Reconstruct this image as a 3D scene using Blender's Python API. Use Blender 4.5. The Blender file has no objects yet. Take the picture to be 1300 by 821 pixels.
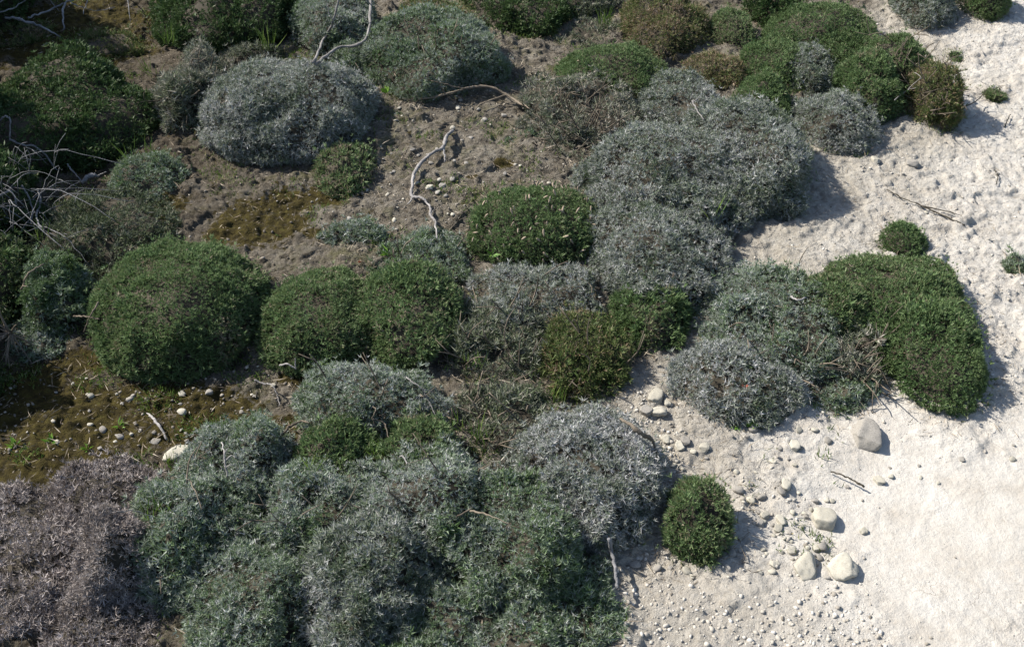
import bpy, math, zlib
import numpy as np
R = math.radians
scene = bpy.context.scene
COL = scene.collection
H = 3.6; PITCH = R(38); TH = math.tan(R(22.5))
CAM = np.array([0.0, 0.0, H])
SUN_EL, SUN_DIR = 43.0, np.array([1.0, -0.42])        # SUN_DIR: the way the shadows fall on the ground
DENS = 1.0

def rng_for(s): return np.random.default_rng(zlib.crc32(str(s).encode()))
def unit(v): return v / np.maximum(np.linalg.norm(v, axis=-1, keepdims=True), 1e-9)

# ---------------------------------------------------------------- noise
def _h(ix, iy, iz, s):
    n = (ix.astype(np.int64)*374761393 + iy.astype(np.int64)*668265263 + iz.astype(np.int64)*2147483647 + s*974634777) & 0xffffffff
    n = ((n ^ (n >> 13))*1274126177) & 0xffffffff
    n = n ^ (n >> 16)
    return (n & 0xffff)/32767.5 - 1.0
def noise(P, s=0):
    P = np.asarray(P, float); F = np.floor(P); f = P-F; f = f*f*(3-2*f); i = F.astype(np.int64)
    out = 0
    for dx in (0, 1):
        for dy in (0, 1):
            for dz in (0, 1):
                w = (f[:,0] if dx else 1-f[:,0])*(f[:,1] if dy else 1-f[:,1])*(f[:,2] if dz else 1-f[:,2])
                out = out + w*_h(i[:,0]+dx, i[:,1]+dy, i[:,2]+dz, s)
    return out
def noise2(x, y, wl, s=0):
    return noise(np.stack([x/wl+17.3, y/wl+5.1, np.full_like(x, 0.37)], 1), s)
def sstep(a, b, t):
    t = np.clip((t-a)/(b-a), 0, 1); return t*t*(3-2*t)

# ---------------------------------------------------------------- camera rays: measured picture positions to places on the ground
FW = np.array([0, math.cos(PITCH), -math.sin(PITCH)]); UP = np.array([0, math.sin(PITCH), math.cos(PITCH)])
def ray(px, py):
    d = FW + np.array([1., 0, 0])*(px-650)/650*TH + UP*(365.5-py)/650*TH
    return d/np.linalg.norm(d)
def project(Q):
    V = Q-CAM; z = V@FW
    return 650 + V[...,0]/z/TH*650, 365.5 - (V@UP)/z/TH*650
def ground_pt(px, py, z=0.0):
    d = ray(px, py); t = (z-H)/d[2]; return CAM + d*t
SHRUBS = []          # (centre, a, b, c) of every shrub, so that twigs can lie on them
def at(px, py, lift=0.0):
    d = ray(px, py); best = (0-H)/d[2]
    for (c, a, b, cc) in SHRUBS:
        S = np.array([a, b, cc])*1.02; o = (CAM-c)/S; e = d/S
        A = e@e; B = o@e; C_ = o@o-1; D = B*B-A*C_
        if D > 0:
            t = (-B-math.sqrt(D))/A
            if 0 < t < best: best = t
    p = CAM + d*best
    p[2] = max(p[2], gz1(p[0], p[1]))
    return p + np.array([0, 0, lift])

# ---------------------------------------------------------------- ground fields
EDGE = np.array([ground_pt(x, y)[:2] for x, y in
    [(1165,-120),(1120,0),(1075,60),(1035,150),(985,250),(925,320),(860,420),(785,480),(770,540),(780,610),(770,700),(755,821),(750,1000)]])
EDGE = EDGE[np.argsort(EDGE[:,1])]
def chalk_of(x, y):
    ex = np.interp(y, EDGE[:,1], EDGE[:,0])
    w = 0.10*noise2(x, y, .35, 1) + 0.06*noise2(x, y, .12, 2)
    return sstep(-.12, .16, x-ex+w)
MOSS = [(40,500,130,75),(190,520,150,60),(300,545,110,45),(40,570,90,45),(335,285,110,55),(365,262,70,24),(200,265,60,30),(250,535,150,70),(90,545,190,110),(40,590,120,60),(300,560,120,60),(420,250,60,24),(280,300,40,30),(90,40,200,80),(60,30,80,30),(130,75,60,18),
        (380,480,55,22),(600,232,18,7),(640,215,22,10),(110,215,30,12),(20,60,50,25),(110,460,60,30),(400,300,30,12)]
MOSSW = []
for px, py, w, h in MOSS:
    c = ground_pt(px, py); MOSSW.append((c[0], c[1], ground_pt(px+w/2, py)[0]-ground_pt(px-w/2, py)[0], ground_pt(px, py-h/2)[1]-ground_pt(px, py+h/2)[1]))
def near_of(x, y):
    ex = np.interp(y, EDGE[:,1], EDGE[:,0])
    return sstep(1.15, .1, x-ex+.35*noise2(x, y, .4, 61)+.2*noise2(x, y, .15, 62))
def moss_of(x, y):
    m = np.zeros_like(x)
    for cx, cy, w, h in MOSSW:
        d = np.sqrt(((x-cx)/(w*.72))**2 + ((y-cy)/(h*.72))**2)
        m = np.maximum(m, sstep(1.3, .35, d))
    n = .5*noise2(x, y, .17, 5) + .5*noise2(x, y, .07, 6)+.3*noise2(x, y, .03, 7)
    return np.clip(m + n*.55, 0, 1)*(1-chalk_of(x, y))
_sm = ground_pt(1230, 660)
def smooth_of(x, y):
    d = np.sqrt(((x-_sm[0]-.45)/1.15)**2 + ((y-_sm[1]+.1)/.85)**2)
    return sstep(1.3, .45, d + .35*noise2(x, y, .4, 8) + .2*noise2(x, y, .12, 88))
def height(x, y, fine=True):
    z = .05*noise2(x, y, 1.6, 10) + .02*noise2(x, y, .55, 11)
    if fine:
        ck = chalk_of(x, y); sm = smooth_of(x, y); ms = moss_of(x, y)
        lf = .55+.45*noise2(x, y, .5, 12)
        rough = 1.25*(.25+.75*ck)*(1-.86*sm) + 1.5*(1-ck)
        rough = rough*(.35+.65*np.clip(lf+.25, 0, 1.2))
        def plat(wl, lo, hi, sd): return sstep(lo, hi, noise2(x, y, wl, sd)+.45*noise2(x, y, wl*.45, sd+50))
        cl = (.013*plat(.22, -.05, .10, 13) + .009*plat(.10, .1, .25, 14) + .006*plat(.05, .2, .4, 15) + .006*plat(.03, .25, .5, 16)
              + .006*(1-np.abs(noise2(x, y, .11, 19))) + .0045*noise2(x, y, .022, 20))
        z = z + rough*cl*(1-.5*ms) + .026*ms*np.abs(noise2(x, y, .055, 17)) + .008*ms*noise2(x, y, .022, 117) + .0015*noise2(x, y, .02, 18)
    return z
def gz1(x, y): return float(height(np.array([x]), np.array([y]))[0])

# ---------------------------------------------------------------- tags, meshes
def tag(o, label=None, cat=None, group=None, kind=None):
    if label: o['label'] = label
    if cat: o['category'] = cat
    if group: o['group'] = group
    if kind: o['kind'] = kind
    return o
def empty(name, loc):
    o = bpy.data.objects.new(name, None); o.empty_display_size = .1; o.location = loc; COL.objects.link(o); return o
def mesh_np(name, V, faces_flat, starts, mat, attrs=None, smooth=False, parent=None, origin=None):
    me = bpy.data.meshes.new(name)
    if origin is not None: V = V-np.asarray(origin)
    me.vertices.add(len(V)); me.vertices.foreach_set('co', np.ascontiguousarray(V, dtype=np.float32).ravel())
    me.loops.add(len(faces_flat)); me.loops.foreach_set('vertex_index', np.ascontiguousarray(faces_flat, dtype=np.int32))
    me.polygons.add(len(starts)); me.polygons.foreach_set('loop_start', np.ascontiguousarray(starts, dtype=np.int32))
    if smooth: me.polygons.foreach_set('use_smooth', np.ones(len(starts), dtype=bool))
    me.update(calc_edges=True)
    for k, (dom, arr) in (attrs or {}).items():
        me.attributes.new(k, 'FLOAT', dom).data.foreach_set('value', np.ascontiguousarray(arr, dtype=np.float32))
    me.materials.append(mat)
    o = bpy.data.objects.new(name, me); COL.objects.link(o)
    if parent is not None: o.parent = parent
    elif origin is not None: o.location = origin
    return o
def quads(name, V, mat, tint, parent=None, origin=None):
    n = len(V)//4
    return mesh_np(name, V, np.arange(n*4), np.arange(n)*4, mat, {'tint': ('FACE', tint)}, parent=parent, origin=origin)
def blades(P, D, L, W, rng, bend=0.0):
    n = len(P); S = unit(np.cross(D, rng.normal(size=(n, 3)))); N = np.cross(S, D)
    V = np.empty((n, 4, 3)); m = P + D*(L*.42)[:,None] + N*(L*bend*.5)[:,None]
    V[:,0] = P; V[:,1] = m - S*(W/2)[:,None]; V[:,2] = P + D*L[:,None]; V[:,3] = m + S*(W/2)[:,None]
    return V.reshape(-1, 3)
def needles(P, D, L, W, rng):
    n = len(P); S = unit(np.cross(D, rng.normal(size=(n, 3))))*(W/2)[:,None]
    V = np.empty((n, 3, 3)); V[:,0] = P-S; V[:,1] = P+S; V[:,2] = P + D*L[:,None]
    return V.reshape(-1, 3)
def tris(name, V, mat, tint, parent=None):
    n = len(V)//3
    return mesh_np(name, V, np.arange(n*3), np.arange(n)*3, mat, {'tint': ('FACE', tint)}, parent=parent)
class Tubes:
    def __init__(s): s.V = []; s.F = []; s.S = []; s.nv = 0; s.nl = 0
    def add(s, pts, rad, k=6):
        pts = np.asarray(pts, float); n = len(pts); rad = np.broadcast_to(np.asarray(rad, float), (n,))
        T = unit(np.gradient(pts, axis=0)); ref = np.array([0.31, .2, .93])
        A = unit(np.cross(T, ref)); B = np.cross(T, A)
        an = np.arange(k)/k*2*math.pi
        ring = pts[:,None] + rad[:,None,None]*(np.cos(an)[None,:,None]*A[:,None] + np.sin(an)[None,:,None]*B[:,None])
        s.V.append(ring.reshape(-1, 3)); o = s.nv
        i = np.arange(n-1)[:,None]*k; j = np.arange(k)[None]; j2 = (j+1) % k
        q = np.stack([o+i+j, o+i+j2, o+i+k+j2, o+i+k+j], -1).reshape(-1, 4)
        s.F.append(q.ravel()); s.S.append(s.nl+np.arange(len(q))*4); s.nl += q.size
        for c, rev in ((0, True), ((n-1)*k, False)):
            f = o+c+(np.arange(k)[::-1] if rev else np.arange(k)); s.F.append(f); s.S.append(np.array([s.nl])); s.nl += k
        s.nv += n*k
    def build(s, name, mat, parent=None, origin=None):
        return mesh_np(name, np.concatenate(s.V), np.concatenate(s.F), np.concatenate(s.S), mat, smooth=True, parent=parent, origin=origin)
def spline(pts, rad, per=5, wob=0.0, rng=None):
    pts = np.asarray(pts, float); n = len(pts); rad = np.asarray(rad, float)
    if rad.ndim == 0: rad = np.full(n, float(rad))
    if len(rad) == 2: rad = np.interp(np.linspace(0, 1, n), [0, 1], rad)
    P = np.vstack([2*pts[0]-pts[1], pts, 2*pts[-1]-pts[-2]]); out = []; ro = []
    for i in range(n-1):
        p0, p1, p2, p3 = P[i:i+4]
        for t in np.arange(per)/per:
            out.append(.5*((2*p1)+(p2-p0)*t+(2*p0-5*p1+4*p2-p3)*t*t+(3*p1-p0-3*p2+p3)*t**3)); ro.append(rad[i]*(1-t)+rad[i+1]*t)
    out.append(pts[-1]); ro.append(rad[-1]); out = np.array(out); ro = np.array(ro)
    if wob and rng is not None: out = out + rng.normal(size=out.shape)*wob; ro = ro*(1+rng.normal(size=ro.shape)*.12)
    return out, ro

# ---------------------------------------------------------------- materials
def nodes(name):
    m = bpy.data.materials.new(name); m.use_nodes = True; nt = m.node_tree; nt.nodes.clear()
    def N(t, **kw):
        n = nt.nodes.new(t)
        for k, v in kw.items(): setattr(n, k, v)
        return n
    return m, nt, N, nt.links.new
def ramp(N, stops, interp='LINEAR'):
    r = N('ShaderNodeValToRGB'); r.color_ramp.interpolation = interp; e = r.color_ramp.elements
    while len(e) < len(stops): e.new(.5)
    for i, (p, c) in enumerate(stops): e[i].position = p; e[i].color = (*c, 1) if len(c) == 3 else c
    return r
def leaf_mat(name, stops, rough=.55, trans=.22, spec=.3):
    m, nt, N, L = nodes(name)
    a = N('ShaderNodeAttribute', attribute_name='tint'); r = ramp(N, stops); L(a.outputs['Fac'], r.inputs[0])
    tc = N('ShaderNodeTexCoord'); nz = N('ShaderNodeTexNoise'); nz.inputs['Scale'].default_value = 9; nz.inputs['Detail'].default_value = 3
    L(tc.outputs['Object'], nz.inputs['Vector'])
    hs = N('ShaderNodeHueSaturation'); mr = N('ShaderNodeMapRange'); mr.inputs[3].default_value = .72; mr.inputs[4].default_value = 1.28
    mh = N('ShaderNodeMapRange'); mh.inputs[3].default_value = .475; mh.inputs[4].default_value = .525
    L(nz.outputs[0], mr.inputs[0]); L(mr.outputs[0], hs.inputs['Value']); L(nz.outputs['Color'], mh.inputs[0]); L(mh.outputs[0], hs.inputs['Hue'])
    L(r.outputs[0], hs.inputs['Color'])
    p = N('ShaderNodeBsdfPrincipled'); p.inputs['Roughness'].default_value = rough; p.inputs['Specular IOR Level'].default_value = spec
    t = N('ShaderNodeBsdfTranslucent'); mx = N('ShaderNodeMixShader'); mx.inputs[0].default_value = trans
    L(hs.outputs[0], p.inputs['Base Color']); L(hs.outputs[0], t.inputs[0]); L(p.outputs[0], mx.inputs[1]); L(t.outputs[0], mx.inputs[2])
    o = N('ShaderNodeOutputMaterial'); L(mx.outputs[0], o.inputs[0]); return m
def noisy_mat(name, stops, scale=20, detail=6, rough=.85, bump=.3, bscale=60, stretch=(1,1,1), spec=.2):
    m, nt, N, L = nodes(name)
    tc = N('ShaderNodeTexCoord'); mp = N('ShaderNodeMapping'); mp.inputs['Scale'].default_value = stretch; L(tc.outputs['Object'], mp.inputs[0])
    nz = N('ShaderNodeTexNoise'); nz.inputs['Scale'].default_value = scale; nz.inputs['Detail'].default_value = detail; nz.inputs['Roughness'].default_value = .65
    L(mp.outputs[0], nz.inputs['Vector']); r = ramp(N, stops); L(nz.outputs[0], r.inputs[0])
    n2 = N('ShaderNodeTexNoise'); n2.inputs['Scale'].default_value = bscale; n2.inputs['Detail'].default_value = 5; L(mp.outputs[0], n2.inputs['Vector'])
    b = N('ShaderNodeBump'); b.inputs['Strength'].default_value = bump; b.inputs['Distance'].default_value = .01; L(n2.outputs[0], b.inputs['Height'])
    p = N('ShaderNodeBsdfPrincipled'); p.inputs['Roughness'].default_value = rough; p.inputs['Specular IOR Level'].default_value = spec
    oi = N('ShaderNodeObjectInfo'); mr = N('ShaderNodeMapRange'); mr.inputs[3].default_value = .8; mr.inputs[4].default_value = 1.15; L(oi.outputs['Random'], mr.inputs[0])
    hs = N('ShaderNodeHueSaturation'); L(mr.outputs[0], hs.inputs['Value']); L(r.outputs[0], hs.inputs['Color'])
    L(hs.outputs[0], p.inputs['Base Color']); L(b.outputs[0], p.inputs['Normal'])
    o = N('ShaderNodeOutputMaterial'); L(p.outputs[0], o.inputs[0]); return m
M = {
 'green': leaf_mat('green needles', [(0,(.060,.100,.036)),(.4,(.108,.165,.062)),(.72,(.165,.220,.100)),(.86,(.185,.185,.105)),(.93,(.20,.16,.11)),(1,(.27,.22,.16))], trans=.3, spec=.2),
 'silver': leaf_mat('silver leaves', [(0,(.065,.095,.045)),(.3,(.14,.17,.11)),(.6,(.275,.29,.255)),(.85,(.385,.385,.375)),(1,(.47,.46,.46))], trans=.25, rough=.6, spec=.15),
 'mixed': leaf_mat('grey green leaves', [(0,(.062,.108,.033)),(.35,(.125,.178,.085)),(.65,(.235,.275,.21)),(.88,(.345,.365,.335)),(1,(.44,.435,.425))], trans=.27, rough=.6, spec=.15),
 'dead': leaf_mat('dead brown spines', [(0,(.10,.083,.069)),(.4,(.225,.193,.173)),(.75,(.345,.305,.285)),(1,(.46,.415,.395))], trans=.12, rough=.75, spec=.12),
 'olive': leaf_mat('olive needles', [(0,(.055,.085,.024)),(.4,(.098,.138,.044)),(.7,(.165,.158,.07)),(.88,(.215,.14,.09)),(1,(.32,.25,.18))], trans=.28, spec=.2),
 'dark': leaf_mat('shade darkened leaves', [(0,(.026,.048,.015)),(.5,(.046,.082,.026)),(.85,(.08,.108,.042)),(1,(.13,.135,.085))], trans=.25, spec=.2),  # deep green, darkened further to paint in the shade on these shrubs
 'loose': leaf_mat('dry twiggy leaves', [(0,(.06,.078,.034)),(.35,(.12,.145,.085)),(.7,(.225,.225,.18)),(1,(.37,.335,.285))], trans=.15, rough=.75, spec=.12),
 'grass': leaf_mat('grass blades', [(0,(.05,.095,.018)),(.5,(.10,.16,.03)),(.8,(.18,.20,.06)),(1,(.36,.30,.16))], trans=.3),
 'straw': leaf_mat('dry straw', [(0,(.07,.055,.04)),(.5,(.20,.16,.11)),(1,(.42,.36,.28))], trans=.05, rough=.8),
 'weed': leaf_mat('bright weed leaves', [(0,(.07,.17,.02)),(1,(.19,.32,.04))], trans=.35),
 'red': leaf_mat('red dead leaf', [(0,(.15,.03,.018)),(1,(.22,.06,.03))]),
 'flower': noisy_mat('pale flower heads', [(.3,(.20,.155,.11)),(.7,(.33,.27,.20))], scale=90, bump=.2),
 'wood': noisy_mat('stems and shade core', [(.3,(.028,.024,.016)),(.7,(.06,.05,.036))], scale=30),  # very dark, so the cores inside the shrubs pass for deep shade
 'twig': noisy_mat('dry twigs', [(.3,(.06,.048,.036)),(.7,(.175,.143,.106))], scale=14),
 'pale': noisy_mat('bleached wood', [(.25,(.085,.078,.073)),(.45,(.17,.158,.148)),(.62,(.26,.243,.228)),(.8,(.33,.31,.29))], scale=14, stretch=(1,1,1), bscale=140, bump=.5),
 'grey': noisy_mat('weathered wood', [(.25,(.07,.07,.073)),(.5,(.15,.148,.15)),(.75,(.25,.245,.245))], scale=14, bscale=140, bump=.6),
 'stone': noisy_mat('pale limestone', [(.25,(.24,.215,.165)),(.5,(.345,.32,.26)),(.75,(.42,.395,.335))], scale=12, bscale=50, bump=.35),
 'stonegrey': noisy_mat('grey limestone', [(.25,(.15,.138,.12)),(.5,(.25,.23,.20)),(.75,(.35,.325,.285))], scale=14, bscale=60, bump=.4),
}
def ground_mat():
    m, nt, N, L = nodes('marl and earth')
    geo = N('ShaderNodeNewGeometry')
    def nz(scale, detail=8, rough=.65):
        n = N('ShaderNodeTexNoise'); n.inputs['Scale'].default_value = scale; n.inputs['Detail'].default_value = detail; n.inputs['Roughness'].default_value = rough
        L(geo.outputs['Position'], n.inputs['Vector']); return n.outputs[0]
    def att(n): return N('ShaderNodeAttribute', attribute_name=n).outputs['Fac']
    def mix(f, a, b, mode='MIX'):
        x = N('ShaderNodeMix', data_type='RGBA', blend_type=mode)
        if isinstance(f, float): x.inputs[0].default_value = f
        else: L(f, x.inputs[0])
        for s, i in ((a, 6), (b, 7)):
            if isinstance(s, tuple): x.inputs[i].default_value = (*s, 1)
            else: L(s, x.inputs[i])
        return x.outputs[2]
    def mossf(src):
        q = N('ShaderNodeMapRange', interpolation_type='SMOOTHSTEP'); q.inputs[1].default_value = 1.55; q.inputs[2].default_value = 1.85; L(src, q.inputs[0]); return q.outputs[0]
    def rmp(src, stops):
        r = ramp(N, stops); L(src, r.inputs[0]); return r.outputs[0]
    chalk = rmp(nz(6), [(.30,(.35,.318,.272)),(.46,(.45,.42,.37)),(.62,(.50,.475,.43))])
    chalk = mix(rmp(nz(45), [(.38,(.7,.7,.7)),(.48,(0,0,0))]), chalk, (.28,.243,.195))
    chalk = mix(.45, chalk, rmp(nz(2.2, 5), [(.35,(.34,.30,.25)),(.6,(.475,.45,.408))]))
    chalk = mix(rmp(nz(110, 4), [(.33,(.8,.8,.8)),(.40,(0,0,0))]), chalk, (.20,.175,.14))
    chalk = mix(rmp(nz(14, 6), [(.60,(0,0,0)),(.70,(.5,.5,.5))]), chalk, (.33,.315,.29))
    nm = N('ShaderNodeMath', operation='MULTIPLY'); L(att('near'), nm.inputs[0]); nm.inputs[1].default_value = .62
    chalk = mix(nm.outputs[0], chalk, rmp(nz(30), [(.35,(.13,.112,.085)),(.52,(.235,.21,.165)),(.66,(.35,.32,.27))]))
    sm_ = N('ShaderNodeMath', operation='MULTIPLY'); L(att('smooth'), sm_.inputs[0]); sm_.inputs[1].default_value = .6
    chalk = mix(sm_.outputs[0], chalk, rmp(nz(7), [(.32,(.31,.275,.23)),(.46,(.375,.345,.30)),(.62,(.425,.40,.357))]))
    earth = rmp(nz(11), [(.3,(.064,.054,.041)),(.5,(.118,.103,.081)),(.68,(.19,.17,.138))])
    earth = mix(rmp(nz(70), [(.58,(0,0,0)),(.66,(.75,.75,.75))]), earth, (.27,.245,.20))
    earth = mix(rmp(nz(48), [(.36,(.85,.85,.85)),(.46,(0,0,0))]), earth, (.030,.024,.015))
    earth = mix(rmp(nz(7), [(.52,(0,0,0)),(.66,(.55,.55,.55))]), earth, (.065,.066,.022))
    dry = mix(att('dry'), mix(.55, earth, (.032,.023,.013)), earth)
    moss = rmp(nz(30), [(.3,(.015,.012,.005)),(.48,(.037,.029,.009)),(.62,(.060,.048,.013)),(.75,(.055,.06,.018))])
    ma = N('ShaderNodeMath', operation='MULTIPLY_ADD'); L(nz(38), ma.inputs[0]); ma.inputs[1].default_value = 2.3; L(att('moss'), ma.inputs[2])
    c = mix(att('chalk'), dry, chalk); c = mix(mossf(ma.outputs[0]), c, moss)
    # hairline cracks in the smooth crust
    wv = N('ShaderNodeTexVoronoi', feature='DISTANCE_TO_EDGE'); wv.inputs['Scale'].default_value = 3.6
    dist = N('ShaderNodeTexNoise'); dist.inputs['Scale'].default_value = 6; dist.inputs['Detail'].default_value = 4; L(geo.outputs['Position'], dist.inputs['Vector'])
    vm = N('ShaderNodeVectorMath', operation='MULTIPLY_ADD'); vm.inputs[1].default_value = (.35,.35,.35); L(dist.outputs['Color'], vm.inputs[0]); L(geo.outputs['Position'], vm.inputs[2])
    L(vm.outputs[0], wv.inputs['Vector'])
    ck = rmp(wv.outputs['Distance'], [(.0,(1,1,1)),(.007,(0,0,0))])
    gate = rmp(nz(1.7, 2), [(.54,(0,0,0)),(.64,(1,1,1))])
    ckm = N('ShaderNodeMath', operation='MULTIPLY'); L(ck, ckm.inputs[0]); L(gate, ckm.inputs[1])
    ck2 = N('ShaderNodeMath', operation='MULTIPLY'); L(ckm.outputs[0], ck2.inputs[0]); L(att('smooth'), ck2.inputs[1])
    ck3 = N('ShaderNodeMath', operation='MULTIPLY'); L(ck2.outputs[0], ck3.inputs[0]); ck3.inputs[1].default_value = .9
    c = mix(ck3.outputs[0], c, (.22,.18,.135))
    sub = N('ShaderNodeMath', operation='MULTIPLY_ADD'); L(ck2.outputs[0], sub.inputs[0]); sub.inputs[1].default_value = -.35; L(nz(75, 8, .7), sub.inputs[2])
    b = N('ShaderNodeBump'); b.inputs['Distance'].default_value = .02; bs = N('ShaderNodeMapRange'); L(att('smooth'), bs.inputs[0]); bs.inputs[3].default_value = .95; bs.inputs[4].default_value = .5; L(bs.outputs[0], b.inputs['Strength']); L(sub.outputs[0], b.inputs['Height'])
    p = N('ShaderNodeBsdfPrincipled'); p.inputs['Roughness'].default_value = .95; p.inputs['Specular IOR Level'].default_value = .1
    L(c, p.inputs['Base Color']); L(b.outputs[0], p.inputs['Normal'])
    o = N('ShaderNodeOutputMaterial'); L(p.outputs[0], o.inputs[0]); return m

# ---------------------------------------------------------------- ground sheet
def axis(lo, hi, step, far):
    a = list(np.arange(lo, hi+1e-6, step)); s = step
    out = []; v = hi
    while v < far: s *= 1.25; v += s; out.append(v)
    pre = []; v = lo; s = step
    while v > -far: s *= 1.25; v -= s; pre.append(v)
    return np.array(pre[::-1]+a+out)
gx = axis(-3.95, 3.95, .0082, 120.); gy = axis(1.8, 8.7, .0082, 120.)
GX, GY = np.meshgrid(gx, gy); X = GX.ravel(); Y = GY.ravel()
Z = height(X, Y); nx = len(gx); ny = len(gy)
I = (np.arange(ny-1)[:,None]*nx + np.arange(nx-1)[None]).ravel()
F = np.stack([I, I+1, I+nx+1, I+nx], 1)
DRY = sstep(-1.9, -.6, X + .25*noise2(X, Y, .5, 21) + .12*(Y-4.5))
tag(mesh_np('ground', np.stack([X, Y, Z], 1), F.ravel(), np.arange(len(F))*4, ground_mat(),
    {'chalk': ('POINT', chalk_of(X, Y)), 'moss': ('POINT', moss_of(X, Y)), 'smooth': ('POINT', smooth_of(X, Y)), 'dry': ('POINT', DRY), 'near': ('POINT', near_of(X, Y))}, smooth=True), kind='structure')

# ---------------------------------------------------------------- shrubs
SPEC = {  # sprigs per m2, blades per sprig, length, width, spread range (deg), tint mean, sd, mid lump amplitude (m)
 'green': (20000, 6, .0165, .0048, (10, 62), .44, .21, .017),
 'silver':(15500, 8, .0195, .0039, (18, 82), .54, .23, .030),
 'mixed': (16000, 8, .0185, .0041, (15, 78), .53, .23, .030),
 'dead':  (14500, 8, .0205, .0036, (15, 80), .52, .26, .024),
 'olive': (15500, 6, .019, .0046, (12, 65), .46, .24, .022),
 'dark':  (8000, 6, .024, .0062, (20, 75), .45, .22, .032),
 'loose': (9000, 7, .027, .0042, (15, 80), .52, .26, .034),
}
def dome_fit(x0, x1, yt, yb, hr, bmax=1.5):
    cx = (x0+x1)/2; Fp = ground_pt(cx, yb)
    th = np.linspace(0, 2*math.pi, 48); ph = np.linspace(0, math.pi/2, 14)
    U = np.stack([np.outer(np.cos(ph), np.cos(th)), np.outer(np.cos(ph), np.sin(th)), np.outer(np.sin(ph), np.ones(48))], -1).reshape(-1, 3)
    dirh = np.array([Fp[0], Fp[1], 0]); dirh /= np.linalg.norm(dirh)
    b = .3; a = .3
    def extents(a, b, c):
        C_ = Fp + dirh*b*.97; C_[2] = 0
        px, py = project(C_ + U*np.array([a, b, c])); return C_, px.min(), px.max(), py.min()
    for it in range(12):
        lo, hi = .03, 3.
        for _ in range(30):
            b = (lo+hi)/2; _, _, _, t = extents(a, b, hr*(a+b)/2)
            if t > yt: lo = b
            else: hi = b
        b = min(max(b, .45*a), bmax*a); c = hr*(a+b)/2
        lo, hi = .02, 3.
        for _ in range(30):
            c = (lo+hi)/2; _, _, _, t = extents(a, b, c)
            if t > yt: lo = c
            else: hi = c
        C_, l, r, _ = extents(a, b, c)
        a *= (x1-x0)/(r-l)
    return C_, a, b, c
def shrub_surface(U, a, b, c, sd, amp, lump, drop=0.0, n=2.02):
    r = np.hypot(U[:,0], U[:,1]); z = np.abs(U[:,2])
    q = (r**n+z**n)**(-1/n)
    q = q*(1 - .16*sstep(.30, -.15, U[:,2]))
    q = q*(1 + (lump+.035)*noise(U*1.7+sd, 3) + (lump*.5+.035)*noise(U*3.3+sd, 4))
    P = U*q[:,None]*np.array([a, b, c])
    N_ = unit(U/np.array([a, b, c]))
    s0 = np.array([sd*.37, sd*.11, sd*.71])
    m = noise(P/.085+s0, 5)*.65 + noise(P/.045+s0, 6)*.35
    P = P + N_*((m*amp-drop)[:,None])
    return P, N_, m
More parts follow.
